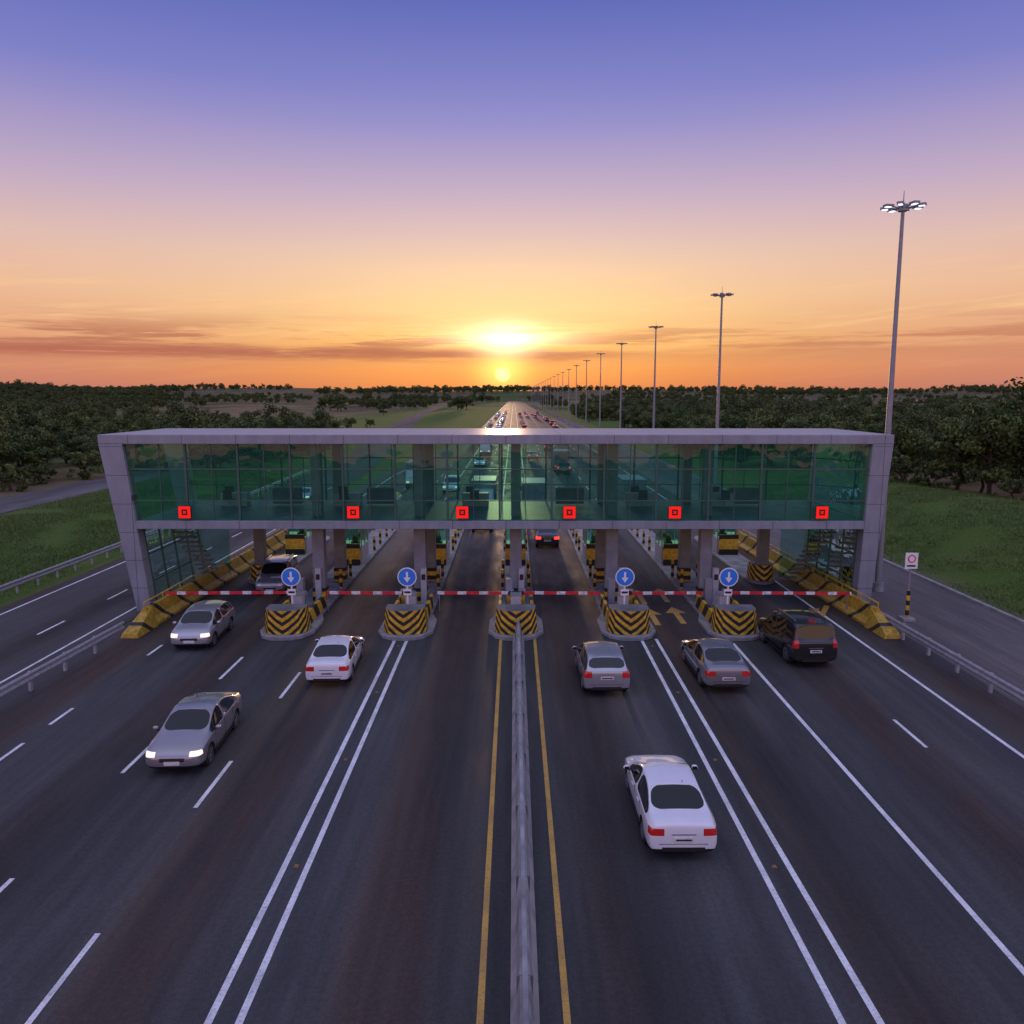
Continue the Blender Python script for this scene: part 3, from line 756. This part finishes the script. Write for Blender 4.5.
car('black_suv','suv',P_BLACK,12.15,33.6,3,sc=0.96)
car('silver_hatchback','hatch',P_SILV,-14.2,35.5,183,head=True,sc=0.97)
car('silver_suv','suv',P_CHAMP,-13.6,45.0,184,sc=0.88)
car('dark_sedan','sedan',P_DARK,2.45,59.5,0,tail=True)
car('white_hatchback','hatch',P_WHITE,-2.6,66,180,head=True)
car('white_sedan','sedan',P_WHITE,-12.4,80,180,head=True); car('silver_sedan','sedan',P_SILV,-22.0,84,180,head=True)
car('silver_sedan','sedan',P_SILV,7.4,74,0,tail=True); car('white_suv','suv',P_WHITE,-7.2,92,180,head=True)
car('grey_hatchback','hatch',P_GREY,12.2,96,0,tail=True)
rr=random.Random(3)
for i in range(36):
    y=112+i*12+rr.random()*8
    if i%2: car('white_sedan' if i%4==1 else 'silver_hatchback','sedan' if i%4==1 else 'hatch',P_WHITE if i%4==1 else P_SILV,rr.choice([-9.2,-5.4]),y,180,head=True)
    else: car('grey_sedan' if i%4 else 'black_suv','sedan' if i%4 else 'suv',P_GREY if i%4 else P_BLACK,rr.choice([3.3,7,10.8,14.5]),y,0,tail=True)
def truck(x,y,rz,head):
    mb=MB()
    mb.box((0,-1.0,1.85),(2.3,4.8,2.3),M_CONCD); mb.box((0,-1.0,3.02),(2.34,4.84,0.06),M_POLE)
    cab=[(-1.05,1.5),(1.05,1.5),(1.05,3.0),(0.9,3.3),(-0.9,3.3),(-1.05,3.0)]
    mb.prism(cab,0.55,2.3,P_WHITE,shrink=0.94); mb.box((0,3.22,1.75),(1.7,0.1,0.75),M_CGLASS,rx=R(4))
    for s_ in(-1,1):
        mb.box((s_*1.02,2.4,1.75),(0.04,0.9,0.6),M_CGLASS); mb.box((s_*0.75,3.3,0.85),(0.35,0.08,0.2),M_HEADON if head else M_HEAD)
        mb.box((s_*0.9,-3.43,0.85),(0.3,0.05,0.16),M_TAILON); mb.box((s_*1.2,3.0,1.8),(0.15,0.08,0.4),M_BLACK)
        for yy in(2.3,-2.2): mb.cyl((s_*0.75,yy,0.42),(s_*1.08,yy,0.42),0.42,0.42,M_RUB,22); mb.cyl((s_*1.08,yy,0.42),(s_*1.1,yy,0.42),0.22,0.2,M_RIM,14)
    mb.box((0,0,0.6),(0.9,6.2,0.25),M_BLACK); mb.box((0,-3.42,1.8),(0.03,0.02,2.1),M_BLACK); mb.box((0,3.34,0.62),(2.0,0.1,0.2),M_BLACK)
    mb.build('box_truck',(x,y,0),R(rz),bevel=0.03)
truck(-2.9,77,180,True); truck(1.9,77,0,False); truck(11.6,80,0,False); truck(-11.9,98,180,True); truck(7.0,120,0,False); truck(-5.4,152,180,True); truck(10.8,185,0,False)

# ---------------------------------------------------------------- trees
def tree_mesh(seed,h=8.0,spread=3.4,low=1.2,leaves=4200,ls=0.24):
    r=np.random.RandomState(seed); rp=random.Random(seed); mb=MB()
    p=Vector((0,0,0)); tr=0.22; pts=[p.copy()]
    for i in range(4):
        q=p+Vector((rp.uniform(-.25,.25),rp.uniform(-.25,.25),h*0.13)); mb.cyl(p,q,tr,tr*0.85,M_BARK,8); tr*=0.85; p=q; pts.append(p.copy())
    tips=[]
    for i in range(9):
        a=2*math.pi*i/9+rp.uniform(-.3,.3); base=pts[rp.choice([2,3,4])]
        L=spread*rp.uniform(.5,.9); mid=base+Vector((math.cos(a)*L*.5,math.sin(a)*L*.5,h*rp.uniform(.05,.16)))
        end=mid+Vector((math.cos(a+.3)*L*.5,math.sin(a+.3)*L*.5,h*rp.uniform(.06,.22)))
        mb.cyl(base,mid,0.10,0.06,M_BARK,6); mb.cyl(mid,end,0.06,0.02,M_BARK,5); tips+= [mid,end]
    nc=34; cs=[]
    for i in range(nc):
        if i<len(tips): c=tips[i]+Vector((rp.uniform(-.5,.5),rp.uniform(-.5,.5),rp.uniform(0,.8)))
        else:
            a=rp.uniform(0,6.283); zz=low+ (h-low)*rp.uniform(.05,.93)
            k=math.sin(math.pi*min(1,max(0.08,((zz-low)/(h-low))*0.85+0.12)))**0.6
            rad=spread*k*math.sqrt(rp.uniform(.15,1.0)); c=Vector((rad*math.cos(a),rad*math.sin(a),zz))
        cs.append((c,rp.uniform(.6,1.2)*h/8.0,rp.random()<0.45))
    per=leaves//nc
    for c,rad,light in cs:
        d=r.normal(size=(per,3)); d/=np.linalg.norm(d,axis=1)[:,None]; rr_=rad*(0.45+0.7*r.rand(per))[:,None]
        P=np.array(c)+d*rr_*np.array([1.1,1.1,0.75])
        n=d+r.normal(size=(per,3))*0.6; n/=np.linalg.norm(n,axis=1)[:,None]
        a=np.cross(n,r.normal(size=(per,3))); a/=np.linalg.norm(a,axis=1)[:,None]; b_=np.cross(n,a)
        sz=(ls*(0.5+0.8*r.rand(per)))[:,None]
        vv=np.stack([P-a*sz,P-b_*sz*.6,P+a*sz,P+b_*sz*.6],axis=1).reshape(-1,3)
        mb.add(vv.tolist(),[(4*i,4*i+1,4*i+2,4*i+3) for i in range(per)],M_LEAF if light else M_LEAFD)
    return mb.mesh('tree')
TM=[tree_mesh(1,leaves=5000,ls=.21),tree_mesh(2,9.5,3.6,1.6,5600,.21),tree_mesh(3,6.5,3.8,0.6,5000,.21),tree_mesh(4,7.2,3.0,0.9,4600,.21)]
BUSH=tree_mesh(9,3.2,2.6,0.1,2600,0.18)
rt=random.Random(11)
for x,y in [(43,78),(47,80),(43,86),(49,73),(52,76),(54,84),(46,90),(42,96),(57,78),(60,90),(52,94),(40,100),(44,104),(62,101),
            (-56,84),(-61,90),(-54,92),(-66,86),(-71,92),(-60,99),(-53,103),(-77,97),(-68,103),(-82,90),(-47,112),(-56,112),(-64,96),(-58,88),(-74,86),(-50,118)]:
    k=rt.randrange(4); sc=rt.uniform(.65,1.02); 
    place('tree',TM[k],(x+rt.uniform(-1,1),y+rt.uniform(-1,1),H(x,y)-0.1),rt.uniform(0,6.28),scale=sc)
for x,y,sc in [(46.5,72,1.12),(44.2,74,.95),(-63,93,1.05),(-78,100,1.15)]:
    place('tree',TM[1],(x,y,H(x,y)-0.1),rt.uniform(0,6.28),scale=sc)
for x,y in [(40,82),(41,78),(38,90),(44,70),(48,64),(-52,82),(-53,88),(-51,95),(-60,82)]:
    place('bush',BUSH,(x,y,H(x,y)-0.05),rt.uniform(0,6.28),scale=rt.uniform(.6,1.1))
pts=[]
def ok(x,y):
    if -14<x<28: return False
    if abs(x-lroad_x(y))<9: return False
    if -20<x<0 and y<400: return False
    if x<0 and x>lroad_x(y) and y<600: return False
    return True
def scatter(x0,x1,y0,y1,n,thr=-1.0,smin=.7,smax=1.1,fx=0.02,free=False):
    for _ in range(n):
        x=rt.uniform(x0,x1); y=rt.uniform(y0,y1)
        if not free and not ok(x,y): continue
        if mnoise.noise(Vector((x*fx,y*fx*0.6,1.7)))<thr: continue
        if x*x>(y*0.78+20)**2: continue
        if 580<x<1320 and 820<y<1650: continue
        pts.append((x,y,rt.uniform(smin,smax)))
scatter(32,150,105,260,850,-0.2,.5,1.0)
scatter(30,330,260,520,1300,-0.05,.5,1.05)
scatter(30,600,520,1100,1100,0.05,.6,1.1,0.008)
scatter(-170,-36,105,190,340,-0.25,.5,1.0)
scatter(-120,-45,190,300,170,0.0,.4,.9)
scatter(-330,-50,330,470,320,0.12,.6,.95,0.012)
scatter(-560,-60,560,800,500,0.10,.7,1.1,0.008)
scatter(-900,-60,850,1200,800,0.06,.8,1.2,0.006)
scatter(-1500,-700,1250,1750,1300,-0.4,1.0,1.6,0.006)
scatter(-1600,1900,1300,2400,1700,0.08,1.2,2.0,0.004)
scatter(-2400,2400,2400,3500,3000,-0.12,1.6,2.8,0.002,True)
for x,y,s_ in [(-42,640,1.6),(-38,650,1.7),(-46,655,1.5),(-120,560,1.6),(-130,570,1.5),(-126,575,1.7),(-138,580,1.4)]: pts.append((x,y,s_))
groups=[[] for _ in TM]
for q in pts: groups[rt.randrange(len(TM))].append(q)
def instancer(name,child_mesh,child_name,plist,z_off=-0.15,hf=H):
    vs=[];fs=[]
    for x,y,s_ in plist:
        a=rt.uniform(0,6.283); z=hf(x,y)+z_off; o=len(vs); hs=0.5*s_
        for k in range(4):
            b_=a+math.pi/4+k*math.pi/2; vs.append((x+hs*1.4142*math.cos(b_),y+hs*1.4142*math.sin(b_),z))
        fs.append((o,o+1,o+2,o+3))
    me=bpy.data.meshes.new(name); me.from_pydata(vs,[],fs); o=place(name,me)
    o.instance_type='FACES'; o.use_instance_faces_scale=True; o.instance_faces_scale=1.0
    o.show_instancer_for_render=False; o.show_instancer_for_viewport=False
    c=place(child_name,child_mesh,parent=o); return o
for g,tm in zip(groups,TM): instancer('distant_trees',tm,'tree_instance',g)
mb=MB(); rg_=random.Random(5)
for i in range(46):
    x,y=rg_.gauss(0,.35),rg_.gauss(0,.35); a=rg_.uniform(0,6.28); h_=rg_.uniform(.05,.15); w_=0.018; lx_,ly_=rg_.gauss(0,.07),rg_.gauss(0,.07)
    mb.add([(x-w_*math.cos(a),y-w_*math.sin(a),0),(x+w_*math.cos(a),y+w_*math.sin(a),0),(x+lx_,y+ly_,h_)],[(0,1,2)],M_GRASSB)
TUFT=mb.mesh('tuft'); gp=[]
for _ in range(12000):
    if rg_.random()<.5: x=rg_.uniform(25.6,44); y=rg_.uniform(30,95)
    else: x=-rg_.uniform(28.6,42.5); y=rg_.uniform(35,110)
    if mnoise.noise(Vector((x*.3,y*.2,4)))<-0.2: continue
    gp.append((x,y,rg_.uniform(.7,1.6)))
instancer('verge_grass',TUFT,'grass_tuft',gp,-0.02)

# ---------------------------------------------------------------- world
SE=R(1.55); SA=R(-0.8)
sd=Vector((math.sin(SA)*math.cos(SE),math.cos(SA)*math.cos(SE),math.sin(SE)))
W=bpy.data.worlds.new('World'); S.world=W; W.use_nodes=True
t=NT(W.node_tree); bg=t.N['Background']
dirv=t.node('ShaderNodeTexCoord').outputs['Generated']
sp=t.node('ShaderNodeSeparateXYZ'); t.L.new(dirv,sp.inputs[0]); X,Y,Z=sp.outputs
C=s2l
side=t.ramp(Z,[(0,C((180,118,112))),(.03,C((206,136,112))),(.07,C((228,164,128))),(.12,C((236,186,154))),(.17,C((222,186,178))),(.23,C((190,168,196))),(.33,C((126,128,198))),(.42,C((90,104,182))),(.6,C((138,145,202))),(1,C((180,182,215)))])  # top stops, here and below, raised above a natural zenith as added ground fill
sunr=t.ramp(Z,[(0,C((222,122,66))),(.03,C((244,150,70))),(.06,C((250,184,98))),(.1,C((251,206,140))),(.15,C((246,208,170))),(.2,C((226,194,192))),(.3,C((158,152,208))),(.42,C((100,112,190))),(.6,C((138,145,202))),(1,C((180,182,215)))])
yc=t.m('MAXIMUM',Y,0.0)
col=t.mix(t.m('POWER',yc,13.0),side,sunr)
br=t.mrange(Y,-0.5,0.5,1.9,1.0)  # unseen sky behind the camera boosted, added fill to light the ground
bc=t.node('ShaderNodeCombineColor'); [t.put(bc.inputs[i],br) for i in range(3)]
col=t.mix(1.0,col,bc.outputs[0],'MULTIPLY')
cv=t.node('ShaderNodeCombineXYZ'); t.put(cv.inputs[0],t.m('MULTIPLY',X,4.2)); t.put(cv.inputs[1],t.m('MULTIPLY',Z,70.0)); t.put(cv.inputs[2],t.m('MULTIPLY',Y,0.8))
cn=t.noise(cv.outputs[0],1.0,8,0.66)
def gauss(v,c,w): 
    q=t.m('DIVIDE',t.m('SUBTRACT',v,c),w); return t.m('EXPONENT',t.m('MULTIPLY',t.m('MULTIPLY',q,q),-1.0))
zc=t.m('ADD',0.050,t.m('MULTIPLY',t.m('SUBTRACT',cn,0.5),0.035))
band=t.m('MULTIPLY',gauss(Z,zc,0.009),t.mrange(cn,0.36,0.5,0.35,1.0))
band=t.m('MULTIPLY',band,t.mrange(X,0.02,0.2,1.0,0.3))
band2=t.m('MULTIPLY',t.m('MULTIPLY',gauss(Z,0.064,0.02),t.mrange(cn,0.46,0.58)),t.mrange(X,-0.1,0.3,0.85,0.6))
band=t.m('MAXIMUM',band,band2)
wv=t.node('ShaderNodeCombineXYZ'); t.put(wv.inputs[0],t.m('ADD',t.m('MULTIPLY',X,4.0),5.0)); t.put(wv.inputs[1],t.m('MULTIPLY',t.m('SUBTRACT',Z,t.m('MULTIPLY',X,0.1)),55.0))
wn=t.noise(wv.outputs[0],1.0,7,0.65)
wis=t.m('MULTIPLY',t.m('MULTIPLY',gauss(Z,0.10,0.05),t.mrange(wn,0.50,0.72)),0.65)
col=t.mix(wis,col,C((255,208,146)))
dp=t.node('ShaderNodeVectorMath',operation='DOT_PRODUCT'); t.L.new(dirv,dp.inputs[0]); dp.inputs[1].default_value=sd
g=t.m('MAXIMUM',dp.outputs['Value'],0.0)
def addcol(col,f,c):
    return t.mix(f,col,tuple(c)+(1,),'ADD')
fy=t.m('GREATER_THAN',Y,0.0)
col=addcol(col,t.m('MULTIPLY',t.m('MULTIPLY',gauss(X,-0.01,0.20),gauss(Z,0.07,0.075)),fy),(0.28,0.17,0.06))
col=t.mix(t.m('MULTIPLY',band,0.85),col,C((176,100,84)))
gl=t.m('MULTIPLY',t.m('MULTIPLY',gauss(X,-0.006,0.085),gauss(Z,0.072,0.014)),fy)
gl=t.m('MULTIPLY',gl,t.mrange(cn,0.34,0.58,0.2,1.0))
col=addcol(col,gl,(1.2,0.85,0.45))
gl2=t.m('MULTIPLY',t.m('MULTIPLY',gauss(X,-0.008,0.034),gauss(Z,0.068,0.017)),fy)
col=addcol(col,t.m('MULTIPLY',gl2,t.mrange(cn,0.3,0.55,0.7,1.1)),(1.0,0.85,0.6))
# warm column joining the lit cloud to the sun behind it
col=addcol(col,t.m('MULTIPLY',t.m('MULTIPLY',gauss(X,-0.013,0.035),gauss(Z,0.035,0.022)),fy),(0.45,0.22,0.03))
col=addcol(col,t.m('POWER',g,2600.0),(0.6,0.35,0.08))
disc=t.mrange(g,math.cos(R(0.62)),math.cos(R(0.30)))
disc=t.m('MULTIPLY',disc,t.mrange(cn,0.38,0.52,0.5,1.0))
col=addcol(col,disc,(1.0,0.75,0.3))
sky=t.node('ShaderNodeTexSky',sky_type='NISHITA'); sky.sun_disc=False; sky.sun_elevation=SE; sky.sun_rotation=SA
col2=t.mix(0.0015,col,sky.outputs[0],'ADD')
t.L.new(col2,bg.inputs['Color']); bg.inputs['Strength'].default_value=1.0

L=bpy.data.lights.new('sun','SUN'); L.energy=1.3; L.angle=R(1.5); L.color=(1,0.6,0.32)
lo=bpy.data.objects.new('sun',L); COL.objects.link(lo); lo.rotation_euler=(-sd).to_track_quat('-Z','Y').to_euler(); lo.location=(0,200,60)

# ---------------------------------------------------------------- camera
cd=bpy.data.cameras.new('camera'); cam=bpy.data.objects.new('camera',cd); COL.objects.link(cam)
cd.sensor_width=36; cd.lens=36*800/1024; cd.clip_end=20000; cd.clip_start=0.1
cam.location=(0,0,11); cam.rotation_euler=(R(90-8.25),0,R(0.14)); S.camera=cam
S.view_settings.view_transform='Standard'; S.view_settings.look='None'; S.view_settings.exposure=0
